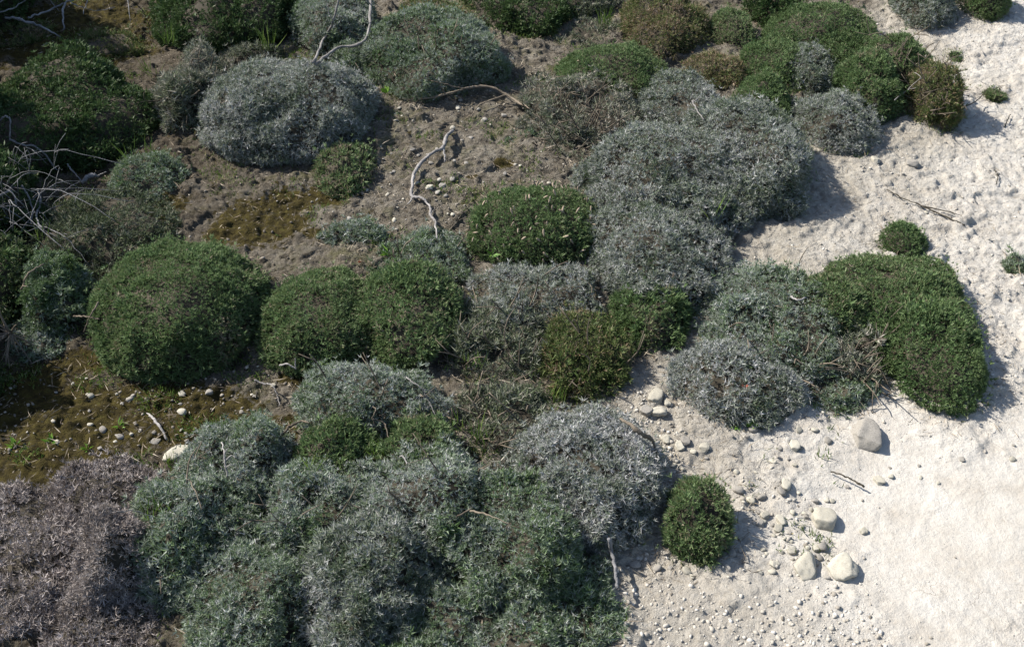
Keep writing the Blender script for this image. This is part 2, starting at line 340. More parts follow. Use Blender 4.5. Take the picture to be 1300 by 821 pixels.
def make_shrub(kind, name, x0, x1, yt, yb, label, group=None, hr=.62, lump=.10, sv=0.0, dens=1.0, size=1.0, twigs=0, flowers=0, amp=None, bmax=1.5, at_world=None, cat='shrub'):
    rng = rng_for(label); sd = rng.uniform(0, 90)
    sp, K, L0, W0, (s0, s1), tm, tsd, am = SPEC[kind]
    if amp is not None: am = amp
    if at_world: C_, a, b, c = at_world; C_ = np.array(C_, float)
    else: C_, a, b, c = dome_fit(x0, x1, yt, yb, hr, bmax)
    SHRUBS.append((C_.copy(), a, b, c))
    C_[2] = float(height(C_[:1], C_[1:2], False)[0])
    L0 *= size; W0 *= size; k_ = L0*.45
    a = max(a-k_, a*.7); b = max(b-k_, b*.7); c = max(c-k_, c*.7)
    root = empty(name, C_); tag(root, label, cat, group)
    dist = np.linalg.norm(C_-CAM)
    p = 1.6; area = 4*math.pi*(((a*b)**p+(a*c)**p+(b*c)**p)/3)**(1/p)*.62
    n = int(area*sp*dens*DENS/size**2*min(1.15, (4.6/dist)**.8))
    U = unit(rng.normal(size=(int(n*2.3), 3))); U = U[U[:,2] > -.22]
    # cushions that face away from everything seen thin out slightly at the base
    P, N_, m = shrub_surface(U, a, b, c, sd, am, lump)
    keep = rng.uniform(size=len(P)) < np.clip(.74+m*.95, .06, 1); P = P[keep][:n]; N_ = N_[keep][:n]; m = m[keep][:n]
    n = len(P)
    P = P - N_*np.minimum(rng.exponential(.018*size, n), .07)[:,None]
    strag = (rng.uniform(size=n) < ((.045 if kind == 'green' else .08)))*rng.uniform(.005, .035, n)*size
    P = P + N_*strag[:,None] + np.array([0,0,1])*(strag*.3)[:,None]
    ax = unit(N_*.85 + np.array([0, 0, .28]) + rng.normal(size=(n, 3))*.30)
    patch = noise((P+sd)/.16, 9)*.8 + noise((P+sd)/.4, 19)*.6
    ts = tm + sv + patch*.16 + rng.normal(size=n)*tsd*.55
    e1 = unit(np.cross(ax, rng.normal(size=(n, 3)))); e2 = np.cross(ax, e1)
    ang = rng.uniform(0, 2*math.pi, (n, 1)) + np.arange(K)[None]*2*math.pi/K + rng.normal(size=(n, K))*.35
    spr = np.radians(rng.uniform(s0, s1, (n, K)))
    D = ax[:,None]*np.cos(spr)[...,None] + (e1[:,None]*np.cos(ang)[...,None] + e2[:,None]*np.sin(ang)[...,None])*np.sin(spr)[...,None]
    sl = np.clip(1+.45*noise((P+sd)/.15, 73), .6, 1.5)[:,None]*rng.uniform(.7, 1.3, (n, 1))*rng.uniform(.7, 1.25, (n, K))*L0
    Pb = np.repeat(P[:,None], K, 1) - ax[:,None]*L0*.25
    old = sstep(.42, .62, noise((P+sd)/.10, 71)*.7+noise((P+sd)/.05, 72)*.5)
    if kind in ('green', 'olive'): ts = ts + old*(.42-tm*.2)
    elif kind in ('silver', 'mixed'): ts = ts - old*.22
    T = np.clip(ts[:,None] + rng.normal(size=(n, K))*tsd*.8, 0, 1)
    fn, k3, mk = (blades, 4, quads) if kind == 'dark' else (needles, 3, tris)
    V = fn(Pb.reshape(-1, 3), D.reshape(-1, 3), sl.ravel(), (sl*W0/L0).ravel()*rng.uniform(.8, 1.2, n*K), rng)
    okf = V.reshape(-1, k3, 3)[:,:,2].min(1)+C_[2] > -.06
    fol = mk('foliage', V[np.repeat(okf, k3)], M[kind], T.ravel()[okf], parent=root)
    # stems and shade core; the closed inner shell is dark so leaf gaps look shaded
    tb = Tubes(); ns = int(min(70, 14+area*30))
    Us = unit(rng.normal(size=(ns, 3))*np.array([1, 1, .6]) + np.array([0, 0, .35])); Us[:,2] = np.abs(Us[:,2])
    Ps, _, _ = shrub_surface(Us, a, b, c, sd, 0, lump, .01)
    for q in Ps:
        st = q*np.array([.12, .12, 0]) + np.array([0, 0, -.02]); md = q*.55 + np.array([0, 0, -.04*c]) + rng.normal(size=3)*.02
        tb.add([st, md, q], [.008*size, .005*size, .002*size], 4)
    nu, nv = 36, 14
    th = np.arange(nu)/nu*2*math.pi; pz = np.sin(np.linspace(-.2, math.pi/2-.02, nv))
    Uc = np.stack([np.outer(np.sqrt(1-pz**2), np.cos(th)), np.outer(np.sqrt(1-pz**2), np.sin(th)), np.outer(pz, np.ones(nu))], -1).reshape(-1, 3)
    Pc, _, _ = shrub_surface(Uc, a, b, c, sd, am*1.1, lump, min(.055*size, .35*min(a, b, c)))
    i = np.arange(nv-1)[:,None]*nu; j = np.arange(nu)[None]; j2 = (j+1) % nu; o = tb.nv
    q = np.stack([o+i+j, o+i+j2, o+i+nu+j2, o+i+nu+j], -1).reshape(-1, 4)
    tb.V.append(Pc); tb.nv += len(Pc); tb.F.append(q.ravel()); tb.S.append(tb.nl+np.arange(len(q))*4); tb.nl += q.size
    tb.F.append(o+(nv-1)*nu+np.arange(nu)); tb.S.append(np.array([tb.nl])); tb.nl += nu
    tb.build('woody_stems', M['wood'], parent=root)  # stems joined with the dark core that stands for inner shade
    if twigs:
        tw = Tubes(); cam_side = unit(CAM-C_)
        Ut = unit(rng.normal(size=(twigs*3, 3))+cam_side*.9); Ut = Ut[Ut[:,2] > .05][:twigs]
        Pt, Nt, _ = shrub_surface(Ut, a, b, c, sd, 0, lump, .015)
        for q, nn in zip(Pt, Nt):
            d = unit(nn*.4+rng.normal(size=3)*.7+np.array([0, 0, .1])); l = rng.uniform(.06, .20)
            mid = q+d*l*.5+nn*.012+rng.normal(size=3)*.012
            tw.add(*spline([q-nn*.02, mid, q+d*l+nn*.005], [.0042, .0018], 3), k=4)
            if rng.uniform() < .7:
                d2 = unit(d+rng.normal(size=3)*.7); tw.add([mid, mid+d2*l*.25, mid+d2*l*.5+np.array([0,0,.005])], [.003, .0024, .0014], 4)
        tag(tw.build('dead_twigs', M['twig'], parent=root), kind='stuff')
    if flowers:
        me0 = None; Uf = unit(rng.normal(size=(flowers*6, 3))+unit(CAM-C_)*.5); Uf = Uf[Uf[:,2] > .3]
        Pf, Nf, _ = shrub_surface(Uf, a, b, c, sd, am, lump, -.012)
        w = noise((Pf+sd)/.22, 31); sel = np.argsort(-w)[:flowers*3]; rng.shuffle(sel); sel = sel[:flowers]
        for ii in sel:
            q, nn = Pf[ii], Nf[ii]
            if me0 is None:
                t2 = Tubes(); t2.add([(0,0,-.012),(0,0,-.004),(0,0,.006),(0,0,.016),(0,0,.020)], [.0012,.0028,.0048,.0036,.0012], 7)
                f0 = t2.build('flower_head', M['flower'], parent=root); me0 = f0; f = f0
            else: f = me0.copy(); COL.objects.link(f); f.parent = root
            f.location = q; f.rotation_euler = (rng.normal()*.5, rng.normal()*.5, rng.uniform(0, 6)); f.scale = (1,1,1) if f is f0 else tuple([rng.uniform(.75, 1.25)]*3)
    return root

GG = 'green cushion shrubs'; SS = 'silvery spiny shrubs'; MM = 'grey-green shrubs'
G, S_, X_ = 'cushion_shrub', 'silver_shrub', 'grey_green_shrub'
TABLE = [
 # ---- back row
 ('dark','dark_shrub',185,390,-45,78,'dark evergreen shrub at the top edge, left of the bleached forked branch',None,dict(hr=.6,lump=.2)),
 ('mixed',X_,375,478,-18,78,'pale grey-green shrub behind the bleached forked dead branch',MM,dict(sv=.06,lump=.2)),
 ('olive','grassy_shrub',490,605,-10,62,'yellowish green grassy low shrub behind the grey-green dome at the top',None,dict(sv=.08,lump=.2,size=1.2)),
 ('dark','dark_shrub',585,730,-50,48,'dark shaded shrub at the top edge in the middle of the photo',None,dict(lump=.2)),
 ('loose','grassy_shrub',640,790,-60,20,'dry shaded twiggy shrub at the top edge above the bare gravel patch',None,dict(lump=.2,sv=-.2)),
 ('mixed',X_,470,645,18,140,'grey-green domed shrub standing behind the thin brown forked branch',MM,dict(lump=.14,sv=-.02,twigs=20,hr=.7)),
 ('olive','olive_shrub',778,898,-25,78,'brown and green shrub at the top edge with rusty dry patches',None,dict(sv=.16,lump=.15,hr=.7)),
 ('green',G,893,957,10,68,'small bright green cushion shrub between the rusty shrub and the long green mound',GG,dict(sv=.1,hr=.75)),
 ('olive','olive_shrub',855,950,64,118,'low rusty brown shrub behind the silver shrubs, below the small bright cushion',None,dict(sv=.2,lump=.16)),
 ('dark',G,940,1020,-35,42,'dark green cushion half cut by the top edge, left of the long mound',GG,dict(lump=.1)),
 ('green',G,960,1112,-2,90,'hindmost big dark green cushion of the upper right mound',GG,dict(hr=.6,sv=.02)),
 ('green',G,927,1030,44,122,'left green cushion of the upper right mound, beside the grey patch',GG,dict(hr=.6)),
 ('green',G,1000,1115,30,105,'middle green cushion of the upper right mound, behind the grey patch',GG,dict(hr=.55)),
 ('silver',S_,985,1062,53,125,'grey spiny patch growing in the midst of the green upper right mound',SS,dict(sv=-.12,hr=.6)),
 ('green',G,1040,1142,58,158,'front green cushion of the upper right mound, above the round silver shrub',GG,dict(hr=.65)),
 ('green',G,1088,1178,42,128,'green cushion of the upper right mound with a bare purple-brown patch',GG,dict(hr=.6,sv=.06,twigs=36)),
 ('olive',G,1136,1219,76,168,'brownish green cushion at the right end of the upper right mound',GG,dict(hr=.75,sv=.06,twigs=24)),
 ('silver',S_,1115,1208,-38,42,'bluish grey shrub at the top edge beside the pale ground',SS,dict(sv=-.1)),
 ('green',G,1198,1275,-40,30,'dark green shrub at the top edge nearest the right corner',GG,dict()),
 ('green','tiny_shrub',1198,1223,60,80,'tiny green tuft on pale ground right of the upper right mound',None,dict(dens=1.3)),
 ('green','tiny_shrub',1242,1277,111,131,'tiny flat green tuft alone on the pale ground near the right edge',None,dict(dens=1.2,sv=.1)),
 # ---- left back
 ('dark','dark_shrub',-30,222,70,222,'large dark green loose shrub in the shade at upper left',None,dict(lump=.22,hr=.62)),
 ('loose','dry_shrub',202,312,62,172,'brownish grey twiggy shrub between the dark shrub and the silver dome',None,dict(lump=.2,sv=.05,twigs=30)),
 ('loose','dry_shrub',280,362,48,110,'small brownish grey twiggy shrub right behind the silver dome',None,dict(lump=.2,sv=.03)),
 ('silver',S_,252,492,78,222,'big round silver dome shrub at upper left',SS,dict(hr=.72,lump=.08,sv=.03)),
 ('green','tufted_shrub',403,482,183,258,'small shaggy green shrub in front of the big silver dome',None,dict(sv=.18,hr=.8,size=1.45,lump=.14)),
 ('mixed','tufted_shrub',142,243,188,262,'small round grassy green shrub in front of the dark shaded shrub',None,dict(sv=-.06,hr=.6,lump=.1)),
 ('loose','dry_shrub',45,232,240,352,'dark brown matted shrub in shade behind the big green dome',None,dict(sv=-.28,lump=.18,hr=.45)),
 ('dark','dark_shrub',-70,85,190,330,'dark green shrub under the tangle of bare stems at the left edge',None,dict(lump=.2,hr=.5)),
 # ---- centre back
 ('green',G,698,852,51,142,'dark green domed cushion below the rusty shrub, behind grey twigs',GG,dict(sv=.02,hr=.62)),
 ('loose','dry_shrub',655,800,96,200,'loose brownish grey twiggy shrub in front of a green dome',None,dict(sv=.04,lump=.22,twigs=50,hr=.5)),
 ('silver',S_,796,915,92,190,'silver shrub with a pale bare twig, behind the large silver mound',SS,dict(lump=.15,hr=.6,sv=-.03)),
 ('green',G,922,1002,90,165,'rounded dark green cushion wedged between silver shrubs',GG,dict(hr=.75)),
 ('silver',S_,995,1111,109,202,'round silver shrub at the edge of the pale ground by the upper right mound',SS,dict(hr=.75)),
 ('silver',S_,845,1027,128,290,'grey right side cushion of the large silver mound by the pale ground',SS,dict(hr=.72,sv=-.07)),
 ('silver',S_,715,965,160,318,'broad left cushion of the large silver mound, upper middle',SS,dict(hr=.6,lump=.12)),
 # ---- centre
 ('mixed',S_,408,500,280,325,'small low silvery cushion on bare earth beside the bleached branch end',SS,dict(hr=.55,sv=.08)),
 ('mixed',X_,460,605,296,372,'low silvery shrub behind the two green domes, at the bleached branch end',MM,dict(hr=.45,lump=.2,sv=.04,twigs=14)),
 ('green',G,588,768,233,352,'dark green dome cushion dotted with pale flower heads',GG,dict(hr=.72,lump=.02,flowers=70)),
 ('silver',S_,733,922,258,410,'large silver shrub right of the flowering green dome',SS,dict(hr=.66,lump=.12,sv=-.05)),
 ('silver',S_,590,765,335,438,'silver shrub with bare twigs below the flowering green dome',SS,dict(hr=.5,lump=.2,sv=-.06,twigs=20)),
 ('green',G,765,872,348,452,'shaggy dark green shrub under the large silver shrub in the middle',GG,dict(hr=.75,size=1.35,lump=.12)),
 ('loose','dry_shrub',560,705,388,490,'grey-green shrub full of dry twigs right of the two green domes',None,dict(hr=.45,lump=.2,sv=-.14,twigs=26,dens=1.3)),
 ('olive','olive_shrub',672,802,400,516,'reddish olive green rounded shrub in the middle of the photo',None,dict(hr=.7,lump=.12,sv=-.02,size=1.1,twigs=9)),
 ('dark','dark_shrub',-60,78,298,428,'bluish green shrub at the left edge beside the big green dome',None,dict(hr=.55,lump=.2,sv=.15)),
 ('mixed',X_,35,142,312,432,'blue-green shrub in half shade touching the big green dome',MM,dict(hr=.6,lump=.18,sv=-.14)),
 ('mixed',X_,5,98,398,462,'small grey-green shrub below the blue-green shrub at left',MM,dict(hr=.5,lump=.18,sv=-.02)),
 ('dark','dark_shrub',-110,32,450,575,'dark green low shrub in deep shade at the left edge beside the moss',None,dict(hr=.5,lump=.2)),
 ('green',G,124,372,298,492,'biggest round green dome cushion, at left',GG,dict(hr=.72,lump=.05,sv=.03)),
 ('green',G,333,495,345,485,'smooth green dome cushion beside the biggest one',GG,dict(hr=.68,lump=.05,sv=.05,dens=1.15)),
 ('green',G,452,592,338,480,'green dome cushion with a grey streaked right side, adjoining the smooth one',GG,dict(hr=.7,lump=.12,sv=.07,size=1.15)),
 # ---- right group
 ('mixed',S_,862,1052,338,500,'grey-green spiny shrub left of the wide green mound on the pale ground',SS,dict(hr=.5,lump=.14,sv=.03,twigs=16)),
 ('green',G,1005,1232,319,475,'back cushion of the wide green mound on the pale ground',GG,dict(hr=.52,lump=.08,sv=.06)),
 ('green',G,985,1112,340,442,'left bright green cushion of the wide mound on the pale ground',GG,dict(hr=1.0,lump=.05,sv=.12,size=1.15)),
 ('loose','dry_shrub',1030,1122,402,494,'bare brown twiggy patch in the front of the wide green mound',None,dict(hr=.5,lump=.18,twigs=44,sv=.0)),
 ('green',G,1084,1240,374,524,'right front cushion of the wide green mound casting a dark shadow',GG,dict(hr=.7,lump=.07,size=1.15,sv=-.03)),
 ('silver',S_,842,1012,430,542,'lilac grey silver cushion in front of the wide green mound',SS,dict(hr=.68,lump=.08,sv=.06)),
 ('green',G,1103,1174,279,335,'small round green cushion standing alone on the pale ground',GG,dict(hr=.75,dens=1.1,lump=.05)),
 ('mixed','tiny_shrub',1268,1318,318,352,'little grey tuft at the right edge on the pale ground',None,dict(hr=.7,sv=-.05)),
 # ---- front
 ('mixed',X_,366,578,460,570,'broad grey-green dome in front of the two green domes',MM,dict(hr=.75,lump=.1,sv=0.09,twigs=14)),
 ('loose','dry_shrub',572,712,478,590,'brownish twiggy grey shrub between the broad grey dome and the olive shrub',None,dict(hr=.45,lump=.2,sv=-.12,twigs=32,dens=1.2)),
 ('green',G,372,490,522,645,'low green cushion at left amid the grey-green mass in front',GG,dict(hr=.8,lump=.12,size=1.15,sv=.06)),
 ('green',G,478,600,526,640,'low green cushion at right amid the grey-green mass in front',GG,dict(hr=.8,lump=.12,size=1.15,sv=.05)),
 ('mixed',X_,248,392,522,660,'grey-green shrub with a forked dead twig beside the flat pale stone',MM,dict(hr=.82,lump=.2,sv=0.09)),
 ('silver',S_,635,838,512,712,'big pale silver dome at the front, next to the stony pale ground',SS,dict(hr=.7,lump=.1,sv=.08)),
 ('mixed',X_,448,648,572,720,'grey-green cushion with silver tips in the front middle',MM,dict(hr=.82,lump=.2,sv=0.11,twigs=10)),
 ('mixed',X_,330,490,588,735,'grey-green cushion at the front, right of the lobed left one',MM,dict(hr=.82,lump=.22,twigs=12,sv=0.09)),
 ('mixed',X_,186,352,596,770,'lobed grey-green shrub next to the purple-brown dead mass',MM,dict(hr=.82,sv=.06,lump=.2,twigs=8)),
 ('mixed',X_,560,755,618,800,'greener grey shrub in front of the big pale silver dome',MM,dict(hr=.82,lump=.2,sv=-.05)),
 ('silver',S_,400,590,655,850,'silver-tipped grey shrub cut by the bottom edge in the middle',SS,dict(hr=.82,lump=.2,sv=-.05)),
 ('mixed',X_,250,430,680,880,'grey-green shrub cut by the bottom edge, at left of the middle',MM,dict(hr=.82,sv=.06,lump=.2)),
 ('mixed',X_,575,740,745,900,'grey-green shrub at the bottom edge left of the stony ground',MM,dict(hr=.5,lump=.2)),
 ('mixed',X_,430,580,770,930,'grey-green shrub lying below the silver-tipped one at the bottom edge',MM,dict(hr=.5,lump=.2)),
 ('mixed',X_,515,640,735,860,'grey-green shrub between the silver-tipped one and the bottom edge one',MM,dict(hr=.5,lump=.2)),
 ('mixed',X_,660,790,700,840,'small grey-green shrub at the foot of the big pale silver dome',MM,dict(hr=.5,lump=.2,sv=-.04)),
 ('loose','low_shrub',690,795,160,212,'low grey dry mat of twigs left of the large silver mound',None,dict(hr=.35,lump=.2,sv=.04,twigs=18)),
 ('mixed','low_shrub',985,1105,455,525,'low sparse green growth in front of the bare brown twiggy patch',None,dict(hr=.35,lump=.2,sv=-.1)),
 ('olive','low_shrub',-20,75,28,66,'low yellowish green growth under the grey dead branch in the corner',None,dict(hr=.3,lump=.2,size=1.2,sv=.03)),
 ('olive','low_shrub',85,190,34,78,'low olive green growth among the grey dead branches at the corner',None,dict(hr=.35,lump=.2,size=1.2)),
 ('loose','low_shrub',600,690,585,640,'low dry brownish growth behind the big pale silver dome',None,dict(hr=.4,lump=.2,twigs=30)),
 ('mixed','low_shrub',420,478,58,112,'low green plant under the bleached forked branch',None,dict(hr=.4,lump=.25,sv=-.1)),
 ('loose','low_shrub',700,790,20,62,'low dry growth at the upper end of the bare gravel patch',None,dict(hr=.35,lump=.25,sv=-.1)),
 ('mixed','low_shrub',565,630,425,470,'low grey sprigs right of the grey streaked green dome',None,dict(hr=.5,lump=.25,sv=.02)),
 ('loose','low_shrub',432,492,118,150,'tiny dry low plant on bare earth right of the big silver dome',None,dict(hr=.4,lump=.25,sv=-.06)),
 ('mixed','low_shrub',640,700,168,200,'little low grey plant on bare earth right of the bleached curved branch',None,dict(hr=.4,lump=.25,sv=-.06)),
 ('olive','low_shrub',262,330,236,262,'flat greenish sprigs on earth in front of the big silver dome',None,dict(hr=.35,lump=.25)),
 ('green',G,826,924,598,722,'small upright green cushion at the front edge of the stony pale ground',GG,dict(hr=.8,size=1.15,sv=.2,lump=.14)),
 ('dead','dead_shrub',70,218,574,668,'upper lobe of purple-brown dead spiny shrub by the mossy ground',None,dict(hr=.5,lump=.14)),
 ('dead','dead_shrub',-80,165,610,810,'large purple-brown dead spiny shrub in the bottom left corner',None,dict(hr=.36,lump=.1)),
 ('dead','dead_shrub',105,226,636,790,'smaller purple-brown dead spiny shrub beside the grey-green mass',None,dict(hr=.5,lump=.14)),
 ('dead','dead_shrub',60,240,730,900,'purple-brown dead shrub along the bottom edge',None,dict(hr=.45,lump=.14)),
]
for kind, name, x0, x1, yt, yb, label, group, kw in TABLE:
    make_shrub(kind, name, x0, x1, yt, yb, label, group, **kw)
# unseen taller bushes, added outside the left edge to shade the upper left
SHADE_BUSHES = [(-3.85, 7.5, .7, .65, 1.2), (-3.6, 6.0, .62, .6, 1.25), (-2.75, 4.15, .38, .4, .75), (-3.1, 4.9, .45, .45, .8)]
for i, (x, y, a, b, c) in enumerate(SHADE_BUSHES):
    make_shrub('dark', 'added_shade_bush', 0, 0, 0, 0, 'tall dark evergreen bush beyond the left edge, shading the ground', 'unseen tall bushes added for shade', lump=.25, size=1.5, at_world=((x, y, 0), a, b, c), cat='bush')
    if i: pass

# ---------------------------------------------------------------- stones
def rock_mesh(name, rng, ang=.25, sub=3):
    import bmesh
    bm = bmesh.new(); bmesh.ops.create_icosphere(bm, subdivisions=sub, radius=1.0)
    V = np.array([v.co[:] for v in bm.verts]); s = rng.uniform(0, 99)
    V = V/(np.abs(V)**3.2).sum(1, keepdims=True)**(1/3.2)*.92
    t = V[:,2]; V[:,2] = np.where(t > .55, .55+(t-.55)*.25, t)
    for _ in range(9):                                   # planar facets
        d = unit(rng.normal(size=3)); h = rng.uniform(.62, .95); t = V@d; V = V - np.outer(np.maximum(t-h, 0)*min(1, ang*3.2+.25), d)
    V = V*(1+.16*noise(V*1.3+s, 1)[:,None]+.07*noise(V*3.5+s, 2)[:,None]+.035*noise(V*8+s, 3)[:,None])
    for v, c in zip(bm.verts, V): v.co = c
    me = bpy.data.meshes.new(name); bm.to_mesh(me); bm.free()
    for p in me.polygons: p.use_smooth = True
    return me
def stone(px, py, w, h, label, mat='stone', ang=.2, cat='stone', group=None, name='stone', sink=.36, rot=None):
    rng = rng_for(label+str(px)); me = rock_mesh(name, rng, ang, 4); me.materials.append(M[mat])
    o = bpy.data.objects.new(name, me); COL.objects.link(o)
    c = at(px, py+h*.3); wm = np.linalg.norm(c-CAM)*2*TH/1300
    a = w*wm/2*.95; b = min(max(h*wm*.62, a*.5), a*1.4); hh = min(a, b)*.8
    o.location = (c[0], c[1]+b*.2, height(c[:1], c[1:2])[0]+hh*(1-2*sink)); o.scale = (a, b, hh); o.rotation_euler = (rng.normal()*.1, rng.normal()*.1, rng.normal()*.3 if rot is None else rot)
    return tag(o, label, cat, group)
ST = [
 (833,505,22,24,'largest rounded cream stone of the cluster left of the lilac grey cushion','stone',.1),
 (819,524,16,14,'brownish left stone of the cluster under the olive shrub','stonegrey',.1),
 (836,525,24,12,'long flat cream stone in front of the rounded one in the stone cluster','stone',.15),
 (847,514,10,10,'smallest round cream stone at the right of the stone cluster','stone',.1),
 (845,559,13,13,'pale roundish stone, first of the row below the stone cluster','stone',.15),
 (862,567,13,13,'pale pointed stone, second of the row below the stone cluster','stone',.3),
 (870,560,13,14,'greyish stone behind the pointed one in the row below the cluster','stonegrey',.2),
 (894,569,15,11,'pale angular stone at the right end of the row below the cluster','stone',.3),
 (1100,546,40,40,'large angular grey boulder with a dark shaded right face','stonegrey',.5),
 (1008,566,16,14,'cream pebble stone on the gravel left of the grey boulder','stone',.3),
 (1118,605,13,13,'small square-faced stone below the grey boulder','stone',.5),
 (1046,652,32,27,'large smooth oval cream stone at lower right','stone',.05),
 (1022,714,32,38,'pale boulder with steep right side at the bottom','stone',.45),
 (1071,718,40,30,'broad pale boulder right of the steep one at the bottom','stone',.35),
 (1040,694,20,9,'thin elongated stone below the large oval one','stone',.3),
 (998,614,15,24,'upright pale stone casting a dark triangular shadow','stone',.45),
 (992,656,14,18,'pale stone left of the large oval one, leaning on a smaller','stone',.4),
 (971,650,15,12,'cream stone at the edge of the dark clods near the small upright cushion','stone',.3),
 (966,662,11,10,'small brownish stone below the dark clods','stonegrey',.3),
 (988,668,11,12,'small cream stone under the leaning pale stone','stone',.2),
 (226,572,44,20,'flat pale slab stone on the moss below the biggest green dome','stone',.4),
 (196,556,16,13,'grey lump of stone at the tip of the thick dead stick','stonegrey',.4),
 (161,574,12,6,'small white flat stone between moss and the purple-brown shrub','stone',.4),
 (260,557,15,13,'brownish stone behind the pale slab stone','stonegrey',.4),
 (1111,203,12,11,'yellowish stone in front of the round silver shrub','stone',.3),
 (1158,206,18,12,'tan half-buried stone right of the round silver shrub','stonegrey',.2),
 (1005,697,14,10,'cream pebble stone behind the bottom boulder','stone',.2),
 (983,715,13,10,'low pale stone left of the bottom boulder','stone',.3),
 (1098,670,13,8,'small pale stone lying right of the large oval one','stone',.2),
 (957,540,12,9,'small pale stone beside the bright green weed','stone',.2),
 (670,150,10,8,'pale little stone at the tip of the thin brown branch','stone',.2),
 (546,248,12,7,'pale flat stone right of the bleached curved branch','stone',.2),
 (562,245,10,9,'grey stone on bare earth, second right of the bleached branch','stonegrey',.3),
 (610,255,8,8,'cream stone on bare earth close to the flowering dome','stone',.3),
]
for px, py, w, h, lab, mt, an in ST: stone(px, py, w, h, lab, mt, an)
# scattered pebbles: a few shapes, copied
prng = rng_for('pebbles')
pm = []
for k in range(9):
    me = rock_mesh('pebble', rng_for('peb%d' % k), .35, 2); me.materials.append(M['stone'] if k % 2 else M['stonegrey']); pm.append(me)
def in_shrub(x, y, f=.97):
    for (c, a, b, cc) in SHRUBS:
        if ((x-c[0])/(a*f))**2+((y-c[1])/(b*f))**2 < 1: return True
    return False
def scatter(n, box, label, group, smin, smax):
    k = 0; tries = 0
    while k < n and tries < n*30:
        tries += 1
        q = ground_pt(prng.uniform(box[0], box[1]), prng.uniform(box[2], box[3]))
        if in_shrub(q[0], q[1]): continue
        o = bpy.data.objects.new('pebble', pm[int(prng.integers(len(pm)))]); COL.objects.link(o)
        s = smin+(smax-smin)*prng.uniform()**2.5
        o.scale = (s, s*prng.uniform(.7, 1), s*prng.uniform(.5, .8)); o.rotation_euler = (prng.normal()*.2, prng.normal()*.2, prng.uniform(0, 6))
        o.location = (q[0], q[1], gz1(q[0], q[1])+s*.25); tag(o, label, 'pebble', group); k += 1
scatter(75, (800, 1060, 535, 735), 'small cream pebble on the stony pale ground at the front', 'pebbles on the stony pale ground', .010, .026)
scatter(35, (1060, 1290, 90, 640), 'small pebble on the open chalky ground at right', 'pebbles on the open chalky ground', .008, .020)
scatter(80, (440, 700, 120, 320), 'small stone on the bare earth around the bleached branch', 'pebbles on the bare earth', .007, .02)
scatter(35, (60, 400, 460, 590), 'small stone on the mossy ground below the green domes', 'pebbles on the mossy ground', .009, .022)
# finer gravel and crumbs
def gravel():
    rng = rng_for('gravel'); import bmesh
    bm = bmesh.new(); bmesh.ops.create_icosphere(bm, subdivisions=1, radius=1.0)
    V0 = np.array([v.co[:] for v in bm.verts]); F0 = np.array([[v.index for v in f.verts] for f in bm.faces]); bm.free()
    P = []; 
    def some(n, box, s0, s1, dens):
        u = rng.uniform(box[0], box[1], n); v = rng.uniform(box[2], box[3], n)
        for a, b in zip(u, v):
            q = ground_pt(a, b)
            if rng.uniform() < dens(q[0], q[1]) and not in_shrub(q[0], q[1], .9): P.append((q[0], q[1], s0+(s1-s0)*rng.uniform()**3))
    clus = lambda x, y: float(np.clip(.45+.9*noise2(np.array([x]), np.array([y]), .3, 41)[0], .04, 1))
    cs = lambda x, y: clus(x, y)*(1-.92*float(smooth_of(np.array([x]), np.array([y]))[0]))
    some(7500, (780, 1130, 500, 830), .0025, .012, cs)
    some(5200, (900, 1310, 0, 520), .0025, .010, cs)
    some(1200, (1100, 1310, 480, 830), .003, .008, cs)
    some(5500, (430, 730, 100, 330), .002, .009, clus)
    some(5500, (0, 430, 230, 600), .0025, .011, clus)
    some(500, (620, 790, 20, 120), .003, .009, clus)
    P_ = np.array(P); n = len(P_); z = height(P_[:,0], P_[:,1])
    sc = P_[:,2,None]*rng.uniform(.45, 1.2, (n, 3))*np.array([1, 1, .75])
    Q = V0[None]*(1+rng.normal(size=(n, len(V0), 1))*.22)*sc[:,None]
    th = rng.uniform(0, 6.28, n); c, s = np.cos(th)[:,None], np.sin(th)[:,None]
    Q = np.stack([Q[...,0]*c-Q[...,1]*s, Q[...,0]*s+Q[...,1]*c, Q[...,2]], -1) + np.stack([P_[:,0], P_[:,1], z+P_[:,2]*.1], 1)[:,None]
    Fx = (F0[None]+np.arange(n)[:,None,None]*len(V0)).reshape(-1, 3)
    ck = chalk_of(P_[:,0], P_[:,1]); tint = np.clip(.25+.45*ck+rng.normal(size=n)*.16, 0, 1)
    m, nt, N, L = nodes('gravel grains'); a = N('ShaderNodeAttribute', attribute_name='tint')
    r = ramp(N, [(0,(.06,.05,.04)),(.35,(.16,.138,.11)),(.7,(.36,.33,.28)),(1,(.46,.43,.385))]); L(a.outputs['Fac'], r.inputs[0])
    p = N('ShaderNodeBsdfPrincipled'); p.inputs['Roughness'].default_value = .9; L(r.outputs[0], p.inputs['Base Color']); o = N('ShaderNodeOutputMaterial'); L(p.outputs[0], o.inputs[0])
    ob = mesh_np('gravel', Q.reshape(-1, 3), Fx.ravel(), np.arange(len(Fx))*3, m, {'tint': ('FACE', np.repeat(tint, len(F0)))})
    tag(ob, 'fine pale gravel and crumbs strewn over the ground', 'gravel', kind='stuff')
gravel()

